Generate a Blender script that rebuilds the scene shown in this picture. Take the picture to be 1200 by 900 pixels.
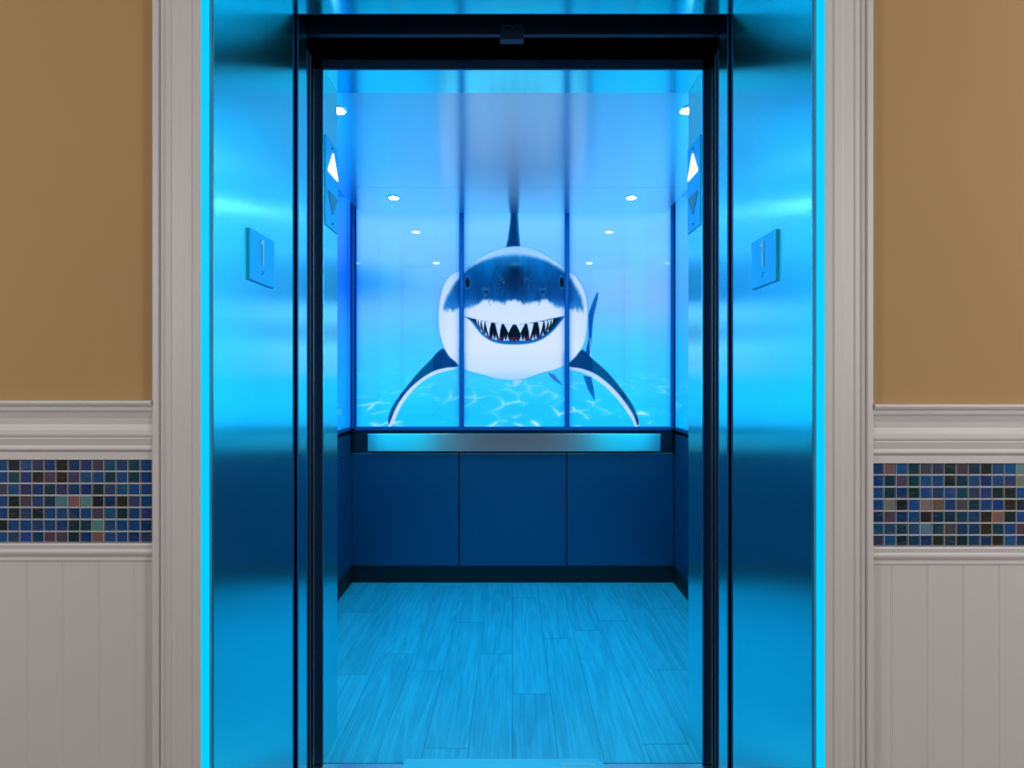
import bpy, bmesh, math, random
import numpy as np
from mathutils import Vector

random.seed(7)
RNG = np.random.default_rng(11)
S = bpy.context.scene
for o in list(bpy.data.objects):
    bpy.data.objects.remove(o)

# ------------------------------------------------------------------ camera
F = 670.0                     # focal length in pixels of a 1200 px wide frame
CH = 1.1704                   # eye height
cam_data = bpy.data.cameras.new('camera')
cam_data.sensor_width = 36.0
cam_data.lens = 36.0 * F / 1200.0
cam_data.shift_x = -1.0 / 1200
cam_data.shift_y = -3.0 / 1200
cam_data.clip_start = 0.02
cam = bpy.data.objects.new('camera', cam_data)
cam.location = (0, 0, CH)
cam.rotation_euler = (math.pi / 2, 0, 0)
S.collection.objects.link(cam)
S.camera = cam

# ------------------------------------------------------------------ world and hall lights
w = bpy.data.worlds.new('world')
S.world = w
w.use_nodes = True
bg = w.node_tree.nodes['Background']
bg.inputs[0].default_value = (0.80, 0.86, 1.0, 1)
bg.inputs[1].default_value = 0.02

def area(name, loc, rot, sx, sy, power, col):
    l = bpy.data.lights.new(name, 'AREA')
    l.shape = 'RECTANGLE'
    l.size = sx
    l.size_y = sy
    l.energy = power
    l.color = col
    o = bpy.data.objects.new(name, l)
    o.location = loc
    o.rotation_euler = rot
    S.collection.objects.link(o)
    return o

def aimed(name, loc, to, sx, sy, power, col):
    o = area(name, loc, (0, 0, 0), sx, sy, power, col)
    o.rotation_euler = (Vector(to) - Vector(loc)).to_track_quat('-Z', 'Y').to_euler()
    return o

# area lights added out of view at both hall sides to light the wall
aimed('hall_light_left', (-2.45, -0.9, 1.75), (-0.8, 1.1, 0.9), 0.7, 1.5, 33, (1.0, 0.965, 0.955))
aimed('hall_light_right', (2.45, -0.9, 1.75), (0.8, 1.1, 0.9), 0.7, 1.5, 44, (1.0, 0.965, 0.955))

S.view_settings.view_transform = 'Standard'
S.view_settings.look = 'None'
S.view_settings.exposure = 0.0
S.view_settings.gamma = 1.0
S.view_settings.use_curve_mapping = False

# ------------------------------------------------------------------ helpers
def lin(c):
    out = []
    for v in c[:3]:
        v = v / 255.0
        out.append(v / 12.92 if v <= 0.04045 else ((v + 0.055) / 1.055) ** 2.4)
    return tuple(out) + (1.0,)

def nodes_of(m):
    m.use_nodes = True
    return m.node_tree.nodes, m.node_tree.links

def mat(name, col, rough=0.5, metal=0.0, aniso=0.0, tangent=None, spec=0.5, coat=0.0):
    m = bpy.data.materials.new(name)
    N, L = nodes_of(m)
    b = N['Principled BSDF']
    b.inputs['Base Color'].default_value = tuple(col[:3]) + (1,)
    b.inputs['Roughness'].default_value = rough
    b.inputs['Metallic'].default_value = metal
    b.inputs['Specular IOR Level'].default_value = spec
    b.inputs['Coat Weight'].default_value = coat
    if aniso:
        b.inputs['Anisotropic'].default_value = aniso
        v = N.new('ShaderNodeCombineXYZ')
        for i in range(3):
            v.inputs[i].default_value = tangent[i]
        L.new(v.outputs[0], b.inputs['Tangent'])
    return m

def vary(m, scale, amount, detail=4.0, stretch=(1, 1, 1), rough_amt=0.0):
    """multiply the base colour by a gentle noise (surface dirt and wear)"""
    N, L = nodes_of(m)
    b = N['Principled BSDF']
    col = tuple(b.inputs['Base Color'].default_value)
    tc = N.new('ShaderNodeTexCoord')
    mp = N.new('ShaderNodeMapping')
    mp.inputs['Scale'].default_value = stretch
    n = N.new('ShaderNodeTexNoise')
    n.inputs['Scale'].default_value = scale
    n.inputs['Detail'].default_value = detail
    mx = N.new('ShaderNodeMix')
    mx.data_type = 'RGBA'
    mx.inputs[6].default_value = tuple(c * (1 - amount) for c in col[:3]) + (1,)
    mx.inputs[7].default_value = tuple(min(1, c * (1 + amount)) for c in col[:3]) + (1,)
    L.new(tc.outputs['Object'], mp.inputs[0])
    L.new(mp.outputs[0], n.inputs['Vector'])
    L.new(n.outputs['Fac'], mx.inputs[0])
    L.new(mx.outputs[2], b.inputs['Base Color'])
    if rough_amt:
        mr = N.new('ShaderNodeMapRange')
        r = b.inputs['Roughness'].default_value
        mr.inputs[3].default_value = r - rough_amt
        mr.inputs[4].default_value = r + rough_amt
        L.new(n.outputs['Fac'], mr.inputs[0])
        L.new(mr.outputs[0], b.inputs['Roughness'])
    return m

def emis(name, col, strength):
    m = bpy.data.materials.new(name)
    N, L = nodes_of(m)
    b = N['Principled BSDF']
    b.inputs['Base Color'].default_value = (0.8, 0.8, 0.8, 1)
    b.inputs['Emission Color'].default_value = tuple(col[:3]) + (1,)
    b.inputs['Emission Strength'].default_value = strength
    return m

def obj(name, bm, m, parent=None, smooth=False):
    me = bpy.data.meshes.new(name)
    bmesh.ops.recalc_face_normals(bm, faces=bm.faces)
    bm.to_mesh(me)
    bm.free()
    ms = m if isinstance(m, (list, tuple)) else [m]
    for x in ms:
        me.materials.append(x)
    if smooth:
        for p in me.polygons:
            p.use_smooth = True
    o = bpy.data.objects.new(name, me)
    S.collection.objects.link(o)
    if parent is not None:
        o.parent = parent
    return o

def tag(o, label, cat, group=None):
    o['label'] = label
    o['category'] = cat
    if group:
        o['group'] = group
    return o

def struct(o, label=None):
    o['kind'] = 'structure'
    if label:
        o['label'] = label
    return o

def empty(name, loc, label, cat, group=None):
    o = bpy.data.objects.new(name, None)
    o.empty_display_size = 0.05
    o.location = loc
    S.collection.objects.link(o)
    if cat:
        tag(o, label, cat, group)
    else:
        struct(o, label)
    return o

def bx(bm, x0, x1, y0, y1, z0, z1, bev=0.0, off=(0, 0, 0), mi=0, seg=2):
    ox, oy, oz = off
    r = bmesh.ops.create_cube(bm, size=1.0)
    vs = r['verts']
    for v in vs:
        v.co = Vector(((x0 + x1) / 2 + v.co.x * (x1 - x0) - ox,
                       (y0 + y1) / 2 + v.co.y * (y1 - y0) - oy,
                       (z0 + z1) / 2 + v.co.z * (z1 - z0) - oz))
    fs = set(f for v in vs for f in v.link_faces)
    for f in fs:
        f.material_index = mi
    if bev > 0:
        es = list(set(e for f in fs for e in f.edges))
        bmesh.ops.bevel(bm, geom=es, offset=bev, segments=seg, affect='EDGES', profile=0.5)
    return bm

def B(*a, **k):
    return bx(bmesh.new(), *a, **k)

def prism(bm, pts, axis, a0, a1, off=(0, 0, 0), mi=0):
    """closed outline pts (2-D) extruded along axis 'x','y' or 'z'"""
    def mk(p, a):
        if axis == 'x':
            c = (a, p[0], p[1])
        elif axis == 'y':
            c = (p[0], a, p[1])
        else:
            c = (p[0], p[1], a)
        return Vector(c) - Vector(off)
    v0 = [bm.verts.new(mk(p, a0)) for p in pts]
    v1 = [bm.verts.new(mk(p, a1)) for p in pts]
    n = len(pts)
    fs = [bm.faces.new(v0), bm.faces.new(list(reversed(v1)))]
    for i in range(n):
        fs.append(bm.faces.new((v0[i], v1[i], v1[(i + 1) % n], v0[(i + 1) % n])))
    for f in fs:
        f.material_index = mi
    return bm

def disc(bm, c, r, h, axis='z', seg=32, mi=0):
    """a round puck centred at c, height h along axis"""
    pts = [(r * math.cos(2 * math.pi * i / seg), r * math.sin(2 * math.pi * i / seg)) for i in range(seg)]
    if axis == 'z':
        prism(bm, [(c[0] + p[0], c[1] + p[1]) for p in pts], 'z', c[2] - h / 2, c[2] + h / 2, mi=mi)
    elif axis == 'x':
        prism(bm, [(c[1] + p[0], c[2] + p[1]) for p in pts], 'x', c[0] - h / 2, c[0] + h / 2, mi=mi)
    else:
        prism(bm, [(c[0] + p[0], c[2] + p[1]) for p in pts], 'y', c[1] - h / 2, c[1] + h / 2, mi=mi)
    return bm

# ------------------------------------------------------------------ materials
M_tan = vary(mat('tan_wall_paint', (0.46, 0.295, 0.125), 0.75), 3.0, 0.06)
M_white = vary(mat('white_gloss_paint', (0.65, 0.645, 0.66), 0.42), 5.0, 0.035, stretch=(1, 1, 0.4))
M_hall_ceiling = mat('hall_ceiling_paint', (0.75, 0.72, 0.68), 0.8)
M_grout = mat('white_grout', (0.74, 0.73, 0.72), 0.8)
M_hall_floor = vary(mat('hall_floor_stone', (0.20, 0.17, 0.14), 0.4), 2.0, 0.2)
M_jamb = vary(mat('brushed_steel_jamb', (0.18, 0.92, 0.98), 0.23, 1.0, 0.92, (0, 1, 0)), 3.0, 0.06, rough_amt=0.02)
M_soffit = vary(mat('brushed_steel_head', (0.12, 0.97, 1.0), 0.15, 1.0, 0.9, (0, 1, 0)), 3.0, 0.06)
M_casing_glow = emis('casing_return_glow', (0.0, 0.60, 1.0), 0.95)
M_casing_glow.node_tree.nodes['Principled BSDF'].inputs['Base Color'].default_value = (0.0, 0.08, 0.12, 1)
M_edge = vary(mat('worn_steel_edge', (0.38, 0.36, 0.40), 0.35, 1.0), 60.0, 0.3, stretch=(1, 1, 0.15))
M_steel = mat('satin_steel', (0.55, 0.57, 0.60), 0.28, 1.0)
M_rail = mat('handrail_steel', (0.80, 0.82, 0.85), 0.30, 1.0, 0.8, (0, 0, 1))
M_dark = mat('dark_painted_metal', (0.006, 0.02, 0.05), 0.5, 0.3)
M_track = mat('dark_track_metal', (0.05, 0.15, 0.30), 0.4, 0.85)
M_lower = vary(mat('blue_satin_laminate', (0.012, 0.115, 0.23), 0.38, 0.55), 2.0, 0.08)
M_recess = mat('black_blue_recess', (0.008, 0.012, 0.03), 0.5)
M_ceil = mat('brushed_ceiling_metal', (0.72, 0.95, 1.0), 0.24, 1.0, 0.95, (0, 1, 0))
M_trimbar = mat('blue_anodised_bar', (0.01, 0.12, 0.34), 0.5, 0.6)
M_black = mat('black_rubber', (0.006, 0.007, 0.01), 0.6)
M_sill = mat('aluminium_sill', (0.6, 0.62, 0.65), 0.35, 1.0)
M_plate = mat('floor_sign_plate', (0.04, 0.58, 0.85), 0.5, 1.0)
M_plate_dark = mat('sign_plate_edge', (0.02, 0.03, 0.06), 0.6)
M_digit = mat('raised_digit_metal', (0.45, 0.75, 0.85), 0.4, 0.6)
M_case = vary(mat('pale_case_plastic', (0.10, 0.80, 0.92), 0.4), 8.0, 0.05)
M_text = mat('printed_text_white', (0.80, 0.90, 0.92), 0.6)
M_lens_on = emis('lit_lantern_lens', (1.0, 0.82, 0.77), 1.15)
M_lens_off = mat('unlit_lantern_lens', (0.03, 0.25, 0.36), 0.35)
M_lamp = emis('downlight_lens', (1.0, 0.96, 0.94), 130.0)

# wood look vinyl planks ------------------------------------------------------
def plank_material():
    m = bpy.data.materials.new('wood_plank_floor')
    N, L = nodes_of(m)
    b = N['Principled BSDF']
    tc = N.new('ShaderNodeTexCoord')
    at = N.new('ShaderNodeAttribute')
    at.attribute_name = 'tone'
    mp = N.new('ShaderNodeMapping')
    mp.inputs['Scale'].default_value = (8, 0.75, 1)
    addv = N.new('ShaderNodeVectorMath')
    addv.operation = 'ADD'
    sc = N.new('ShaderNodeVectorMath')
    sc.operation = 'SCALE'
    sc.inputs[3].default_value = 37.0
    L.new(at.outputs['Color'], sc.inputs[0])
    L.new(tc.outputs['Object'], addv.inputs[0])
    L.new(sc.outputs[0], addv.inputs[1])
    L.new(addv.outputs[0], mp.inputs[0])
    n = N.new('ShaderNodeTexNoise')
    n.inputs['Scale'].default_value = 1.5
    n.inputs['Detail'].default_value = 3
    n.inputs['Distortion'].default_value = 0.6
    L.new(mp.outputs[0], n.inputs['Vector'])
    rings = N.new('ShaderNodeMath')
    rings.operation = 'MULTIPLY'
    rings.inputs[1].default_value = 34.0
    L.new(n.outputs['Fac'], rings.inputs[0])
    sn = N.new('ShaderNodeMath')
    sn.operation = 'SINE'
    L.new(rings.outputs[0], sn.inputs[0])
    mr = N.new('ShaderNodeMapRange')
    mr.inputs[1].default_value = -1
    mr.inputs[2].default_value = 1
    L.new(sn.outputs[0], mr.inputs[0])
    # fine fibres
    mp2 = N.new('ShaderNodeMapping')
    mp2.inputs['Scale'].default_value = (90, 2.5, 1)
    L.new(addv.outputs[0], mp2.inputs[0])
    n2 = N.new('ShaderNodeTexNoise')
    n2.inputs['Scale'].default_value = 1.6
    n2.inputs['Detail'].default_value = 4
    L.new(mp2.outputs[0], n2.inputs['Vector'])
    mix = N.new('ShaderNodeMath')
    mix.operation = 'MULTIPLY_ADD'
    mix.inputs[1].default_value = 0.24
    L.new(mr.outputs[0], mix.inputs[0])
    L.new(n2.outputs['Fac'], mix.inputs[2])
    ad = N.new('ShaderNodeMath')
    ad.operation = 'MULTIPLY_ADD'
    ad.inputs[1].default_value = 0.22
    sep = N.new('ShaderNodeSeparateColor')
    L.new(at.outputs['Color'], sep.inputs[0])
    L.new(sep.outputs[0], ad.inputs[0])
    L.new(mix.outputs[0], ad.inputs[2])
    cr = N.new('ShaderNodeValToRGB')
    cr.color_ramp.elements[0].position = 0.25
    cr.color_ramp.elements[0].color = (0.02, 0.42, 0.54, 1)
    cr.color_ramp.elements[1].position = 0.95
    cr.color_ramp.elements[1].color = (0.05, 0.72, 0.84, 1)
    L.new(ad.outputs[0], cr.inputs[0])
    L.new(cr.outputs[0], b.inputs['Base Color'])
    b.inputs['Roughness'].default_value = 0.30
    b.inputs['Specular IOR Level'].default_value = 0.7
    return m
M_plank = plank_material()

# glass mosaic tiles ---------------------------------------------------------
def tile_material():
    m = bpy.data.materials.new('glass_mosaic')
    N, L = nodes_of(m)
    b = N['Principled BSDF']
    at = N.new('ShaderNodeAttribute')
    at.attribute_name = 'tone'
    tc = N.new('ShaderNodeTexCoord')
    addv = N.new('ShaderNodeVectorMath')
    addv.operation = 'ADD'
    sc = N.new('ShaderNodeVectorMath')
    sc.operation = 'SCALE'
    sc.inputs[3].default_value = 23.0
    L.new(at.outputs['Color'], sc.inputs[0])
    L.new(tc.outputs['Object'], addv.inputs[0])
    L.new(sc.outputs[0], addv.inputs[1])
    mp = N.new('ShaderNodeMapping')
    mp.inputs['Scale'].default_value = (40, 40, 260)
    L.new(addv.outputs[0], mp.inputs[0])
    n = N.new('ShaderNodeTexNoise')
    n.inputs['Scale'].default_value = 1.0
    n.inputs['Distortion'].default_value = 1.2
    L.new(mp.outputs[0], n.inputs['Vector'])
    cr = N.new('ShaderNodeValToRGB')
    cr.color_ramp.elements[0].position = 0.58
    cr.color_ramp.elements[0].color = (0, 0, 0, 1)
    cr.color_ramp.elements[1].position = 0.75
    cr.color_ramp.elements[1].color = (0.30, 0.30, 0.30, 1)
    L.new(n.outputs['Fac'], cr.inputs[0])
    mx = N.new('ShaderNodeMix')
    mx.data_type = 'RGBA'
    mx.inputs[7].default_value = (0.34, 0.17, 0.12, 1)
    L.new(cr.outputs[0], mx.inputs[0])
    L.new(at.outputs['Color'], mx.inputs[6])
    L.new(mx.outputs[2], b.inputs['Base Color'])
    b.inputs['Roughness'].default_value = 0.16
    return m
M_tile = tile_material()

# ------------------------------------------------------------------ hall structure
XI = 0.588      # casing inner edge
XO = 0.676      # casing outer edge
YW = 1.092      # wall face
HZ = 2.80
def wallbox(name, *a, m=M_tan):
    return struct(obj(name, B(*a), m))
wallbox('wall_left', -2.6, -XO + 0.03, YW, YW + 0.10, 0, HZ)
wallbox('wall_right', XO - 0.03, 2.6, YW, YW + 0.10, 0, HZ)
wallbox('wall_over_door', -XO + 0.03, XO - 0.03, YW, YW + 0.10, 2.20, HZ)
wallbox('wall_rear', -2.6, 2.6, -3.3, -3.2, 0, HZ)
wallbox('wall_side_left', -2.7, -2.6, -3.3, YW + 0.1, 0, HZ)
wallbox('wall_side_right', 2.6, 2.7, -3.3, YW + 0.1, 0, HZ)
struct(obj('ceiling', B(-2.7, 2.7, -3.3, YW + 0.1, HZ, HZ + 0.1), M_hall_ceiling))
struct(obj('floor', B(-2.7, 2.7, -3.3, 1.50, -0.1, 0), M_hall_floor))

# mouldings (profile points are y, z or x, y)
def rail_profile(z0, z1, depths):
    """depths: list of (fraction from the bottom, protrusion)"""
    pts = [(YW + 0.004, z0)]
    for f, d in depths:
        pts.append((YW - d, z0 + f * (z1 - z0)))
    pts.append((YW + 0.004, z1))
    return pts

chair = [(0.0, .010), (.13, .010), (.15, .014), (.18, .017), (.21, .014), (.24, .013), (.36, .017), (.38, .0165),
         (.395, .019), (.43, .0205), (.46, .018), (.50, .0145), (.60, .0125), (.70, .0135), (.80, .0175), (.83, .021),
         (.85, .0215), (.86, .018), (.90, .019), (.92, .024), (.96, .0265), (1.0, .0262)]
lower = [(0.0, .003), (.03, .006), (.12, .0075), (.2, .005), (.30, .006), (.42, .012), (.55, .014), (.62, .011),
         (.70, .010), (.92, .012), (1.0, .011)]
def rails(side, dz):
    x0, x1 = (-2.6, -XO) if side < 0 else (XO, 2.6)
    nm = 'left' if side < 0 else 'right'
    zr1, zr0 = 1.1345 + dz, 1.0225 + dz
    struct(obj('trim_1' if side < 0 else 'trim_2', prism(bmesh.new(), rail_profile(zr0, zr1, chair), 'x', x0, x1), M_white),
           'white moulded chair rail on the %s wall' % nm)
    zl1, zl0 = 0.8640 + dz, 0.8275 + dz
    struct(obj('trim_3' if side < 0 else 'trim_4', prism(bmesh.new(), rail_profile(zl0, zl1, lower), 'x', x0, x1), M_white),
           'narrow white moulding under the mosaic band on the %s wall' % nm)
    # beadboard: a board with shallow vertical grooves
    bm = bmesh.new()
    pts = [(x0, YW + 0.002), (x1, YW + 0.002)]
    face = []
    x = XO + 0.0435
    g = []
    while x < 2.55:
        g.append(x)
        x += 0.0685
    line = [(XO, YW - 0.004)]
    for c in g:
        line += [(c - 0.003, YW - 0.004), (c - 0.0012, YW - 0.0034), (c, YW - 0.0041), (c + 0.0012, YW - 0.0034), (c + 0.003, YW - 0.004)]
    line.append((2.6, YW - 0.004))
    if side < 0:
        out = [(-2.6, YW + 0.002)] + [(-a, b) for a, b in reversed(line)] + [(-XO, YW + 0.002)]
    else:
        out = [(2.6, YW + 0.002)] + list(reversed(line)) + [(XO, YW + 0.002)]
    prism(bm, out, 'z', 0.0, zl0 + 0.001)
    struct(obj('trim_5' if side < 0 else 'trim_6', bm, M_white), 'white beadboard wainscot on the %s wall' % nm)
    # mosaic band
    bm = bmesh.new()
    z0, z1 = zl1, zr0
    bx(bm, min(x0, x1), max(x0, x1), YW - 0.0022, YW + 0.002, z0 + 0.0005, z1 - 0.0005, mi=0)
    pitch = 0.02285
    gap = 0.0017
    tiles = []
    nx = int(1.15 / pitch)
    start = XO + (0.0065 if side > 0 else 0.0095) - pitch
    rows = 7
    for i in range(nx):
        for j in range(rows):
            a = start + i * pitch + gap / 2
            b_ = a + pitch - gap
            a = max(a, XO + 0.0005)
            if b_ - a < 0.002:
                continue
            zz1 = z1 - 0.0008 - j * pitch
            zz0 = max(zz1 - pitch + gap, z0 + 0.0010)
            jx = random.uniform(-.0003, .0003)
            aa, bb = (a + jx, b_ + jx) if side > 0 else (-b_ + jx, -a + jx)
            n0 = len(bm.faces)
            bx(bm, aa, bb, YW - 0.0046 + random.uniform(-.0003, .0003), YW - 0.001, zz0, zz1, bev=0.0006, mi=1, seg=1)
            r = random.random()
            if r < .50:
                c = random.choice([(14, 72, 132), (8, 62, 116), (22, 78, 140), (36, 70, 120), (10, 84, 140)])
            elif r < .72:
                c = random.choice([(8, 62, 84), (10, 52, 66), (6, 72, 98), (16, 44, 54)])
            elif r < .84:
                c = random.choice([(70, 74, 98), (52, 66, 108), (78, 74, 92)])
            elif r < .90:
                c = random.choice([(40, 44, 50), (34, 52, 50)])
            elif r < .96:
                c = random.choice([(138, 112, 104), (126, 108, 100), (120, 92, 82)])
            else:
                c = random.choice([(98, 140, 144), (118, 132, 130), (84, 136, 148)])
            tiles.append(lin([v * random.uniform(.9, 1.08) for v in c]))
    o = obj('mosaic_band', bm, [M_grout, M_tile])
    me = o.data
    ca = me.color_attributes.new('tone', 'FLOAT_COLOR', 'CORNER')
    # faces of one tile stay contiguous islands: find the tile by its centre
    cols = np.zeros((len(me.loops), 4), dtype=np.float32)
    cols[:] = (0.6, 0.6, 0.6, 1)
    keys = {}
    k = 0
    for p in me.polygons:
        if p.material_index != 1:
            continue
        c = p.center
        ix = int(math.floor((abs(c.x) - start) / pitch))
        iz = int(math.floor((z1 - 0.0004 - c.z) / pitch))
        key = (ix, iz)
        if key not in keys:
            keys[key] = tiles[k % len(tiles)]
            k += 1
        for li in p.loop_indices:
            cols[li] = keys[key]
    ca.data.foreach_set('color', cols.ravel())
    tag(o, 'band of blue and teal glass mosaic tiles in the %s wall' % nm, 'mosaic tiles')

rails(-1, 0.0)
rails(1, -0.0068)

# door casing: moulded profile in (x, y), mirrored for the other side
def casing(side):
    wd = XO - XI
    prof = [(0.0, .016), (.013, .0165), (.016, .0185), (.030, .0185), (.034, .0175), (.052, .0175), (.055, .0195), (.058, .0195),
            (.0605, .0175), (.064, .0175), (.0665, .0205), (.0715, .0215), (.074, .0175), (.0765, .0225), (.0855, .0225), (.088, .020)]
    pts = [(XI, 1.1072)] + [(XI + a, YW - b) for a, b in prof] + [(XO, YW + 0.004), (XI + 0.02, YW + 0.004), (XI + 0.02, 1.1072)]
    if side < 0:
        pts = [(-a, b) for a, b in reversed(pts)]
    return prism(bmesh.new(), pts, 'z', 0.0, 2.16)
cas = empty('door_casing', (0, YW, 0), 'white moulded wood casing around the elevator entrance', 'door casing')
for s in (-1, 1):
    o = obj('side_casing', casing(s), M_white, cas)
    o.location = (0, -YW, 0)
bm = bmesh.new()
pr = [(YW + .004, 2.165), (YW - .016, 2.165), (YW - .0185, 2.18), (YW - .0175, 2.20), (YW - .0195, 2.217), (YW - .015, 2.22),
      (YW - .0215, 2.228), (YW - .0225, 2.245), (YW - .020, 2.25), (YW + .004, 2.25)]
prism(bm, [(y - YW, z) for y, z in pr], 'x', -XO, XO)
obj('head_casing', bm, M_white, cas)

# glowing strip added on the casing return to imitate cab light on its paint
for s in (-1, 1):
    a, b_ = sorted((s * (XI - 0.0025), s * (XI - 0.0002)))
    st = obj('added_casing_glow', B(a, b_, 1.0765, 1.1035, 0.0, 2.13, bev=0.0006), M_casing_glow)
    tag(st, 'added cyan glow on the inner edge of the %s casing, standing in for cab light' % ('left' if s < 0 else 'right'), 'casing glow')

# ------------------------------------------------------------------ metal door frame
XJ = 0.580
Y1, Y2 = 1.107, 1.506
ZS = 2.139
fr = empty('elevator_portal', (0, Y1, 0), 'brushed metal frame lining the elevator entrance, glowing blue from the cab', 'door frame')
def child(name, bm, m, parent, smooth=False):
    """mesh built in world coordinates, hung under an Empty"""
    o = obj(name, bm, m, None, smooth)
    loc = Vector(parent.location)
    o.data.transform(__import__('mathutils').Matrix.Translation(-loc))
    o.parent = parent
    return o
for s in (-1, 1):
    a, b_ = sorted((s * XJ, s * (XJ + 0.022)))
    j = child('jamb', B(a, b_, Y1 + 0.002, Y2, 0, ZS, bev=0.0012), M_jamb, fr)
    a, b_ = sorted((s * XJ, s * XI))
    child('face_edge', B(a + (0.0005 if s > 0 else 0), b_ - (0 if s > 0 else 0.0005), Y1 - 0.003, Y1 + 0.0018, 0, ZS, bev=0.001), M_edge, fr)
    a, b_ = sorted((s * (XJ + 0.006), s * (XJ + 0.03)))
    child('rear_seam', B(a, b_, Y2 + 0.0005, 1.535, 0, 2.175), M_track, fr)
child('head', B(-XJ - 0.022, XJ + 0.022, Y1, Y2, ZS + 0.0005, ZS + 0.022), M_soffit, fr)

# hoistway door leaves: only their polished leading edges show, opened flush with the frame
for s in (-1, 1):
    nm = 'left' if s < 0 else 'right'
    d = empty('door_%d' % (1 + (s > 0)), (s * (XJ + 0.14), 1.575, 0),
              'outer %s elevator door leaf slid open, polished edge facing the opening' % nm, None)
    a, b_ = sorted((s * (XJ + 0.0005), s * (XJ + 0.28)))
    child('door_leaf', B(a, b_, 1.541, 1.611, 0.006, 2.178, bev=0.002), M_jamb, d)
    a, b_ = sorted((s * (XJ - 0.0008), s * (XJ + 0.002)))
    child('edge_strip', B(a, b_, 1.5385, 1.5465, 0.008, 2.176, bev=0.0008), M_track, d)
    # inner cab door leaf
    d = empty('door_%d' % (3 + (s > 0)), (s * (XJ + 0.15), 1.665, 0),
              'inner %s cab door leaf slid open behind the outer leaf, dark edge' % nm, None)
    a, b_ = sorted((s * (XJ + 0.013), s * (XJ + 0.30)))
    child('door_leaf', B(a, b_, 1.645, 1.685, 0.006, 2.129, bev=0.003), M_track, d)
    a, b_ = sorted((s * (XJ + 0.009), s * (XJ + 0.014)))
    child('rubber_bumper', B(a, b_, 1.657, 1.673, 0.008, 2.125, bev=0.002), M_black, d)

# dark pocket above and beside the doors
struct(obj('wall_hoistway_head', B(-1.0, 1.0, 1.625, 1.640, 2.157, 2.36), M_dark))
struct(obj('ceiling_hoistway', B(-1.0, 1.0, 1.19, 1.90, 2.36, 2.40), M_dark))
struct(obj('wall_hoistway_left', B(-1.0, -0.98, 1.19, 1.90, -0.1, 2.36), M_dark))
struct(obj('wall_hoistway_right', B(0.98, 1.0, 1.19, 1.90, -0.1, 2.36), M_dark))
struct(obj('trim_7', B(-0.62, 0.62, 1.507, 1.512, 2.128 + .013, 2.150), M_track), 'thin lip behind the frame head')
br = empty('door_interlock', (-0.012, 1.612, 2.15), 'small dark door lock bracket above the middle of the elevator opening', 'door lock')
bm = bmesh.new()
bx(bm, -0.036, 0.030, 1.600, 1.6245, 2.128, 2.163, bev=0.002)
child('lock_housing', bm, M_dark, br)
bm = bmesh.new()
bx(bm, -0.030, -0.006, 1.602, 1.6245, 2.1645, 2.172, bev=0.001)
bx(bm, 0.002, 0.025, 1.602, 1.6245, 2.1645, 2.172, bev=0.001)
child('lock_catch', bm, M_track, br)
bm = bmesh.new()
disc(bm, (-0.003, 1.597, 2.156), 0.007, 0.006, 'y')
child('lock_roller', bm, M_black, br)

# sills
sl = empty('door_sill', (0, 1.6, -0.01), 'metal threshold sill between the frame and the cab floor', 'door sill')
bm = bmesh.new()
bx(bm, -0.98, 0.98, 1.50, 1.618, -0.05, -0.001)
child('landing_sill', bm, M_sill, sl)
bm = bmesh.new()
bx(bm, -0.98, 0.98, 1.642, 1.752, -0.05, -0.001)
child('cab_sill', bm, M_sill, sl)
bm = bmesh.new()
for y in (1.56, 1.59, 1.66, 1.69):
    bx(bm, -0.97, 0.97, y - .003, y + .003, -0.002, 0.0002)
child('door_track', bm, M_black, sl)

# ------------------------------------------------------------------ cab shell
XC = 0.937      # face of the side panels
YB = 3.322      # face of the rear panels
YR0, YR1 = 1.750, 1.890
ZH = 2.124
ZC = 2.130
struct(obj('wall_cab_left', B(-XC - 0.06, -XC - 0.035, YR1, YB + 0.06, 0, 2.30), M_recess))
struct(obj('wall_cab_right', B(XC + 0.035, XC + 0.06, YR1, YB + 0.06, 0, 2.30), M_recess))
struct(obj('wall_cab_back', B(-XC - 0.06, XC + 0.06, YB + 0.035, YB + 0.06, 0, 2.30), M_recess))
M_cabtop = mat('cab_top_paint', (0.75, 0.78, 0.8), 0.6)
struct(obj('ceiling_cab', B(-XC - 0.06, XC + 0.06, YR1, YB + 0.06, 2.30, 2.33), M_cabtop))

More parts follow.
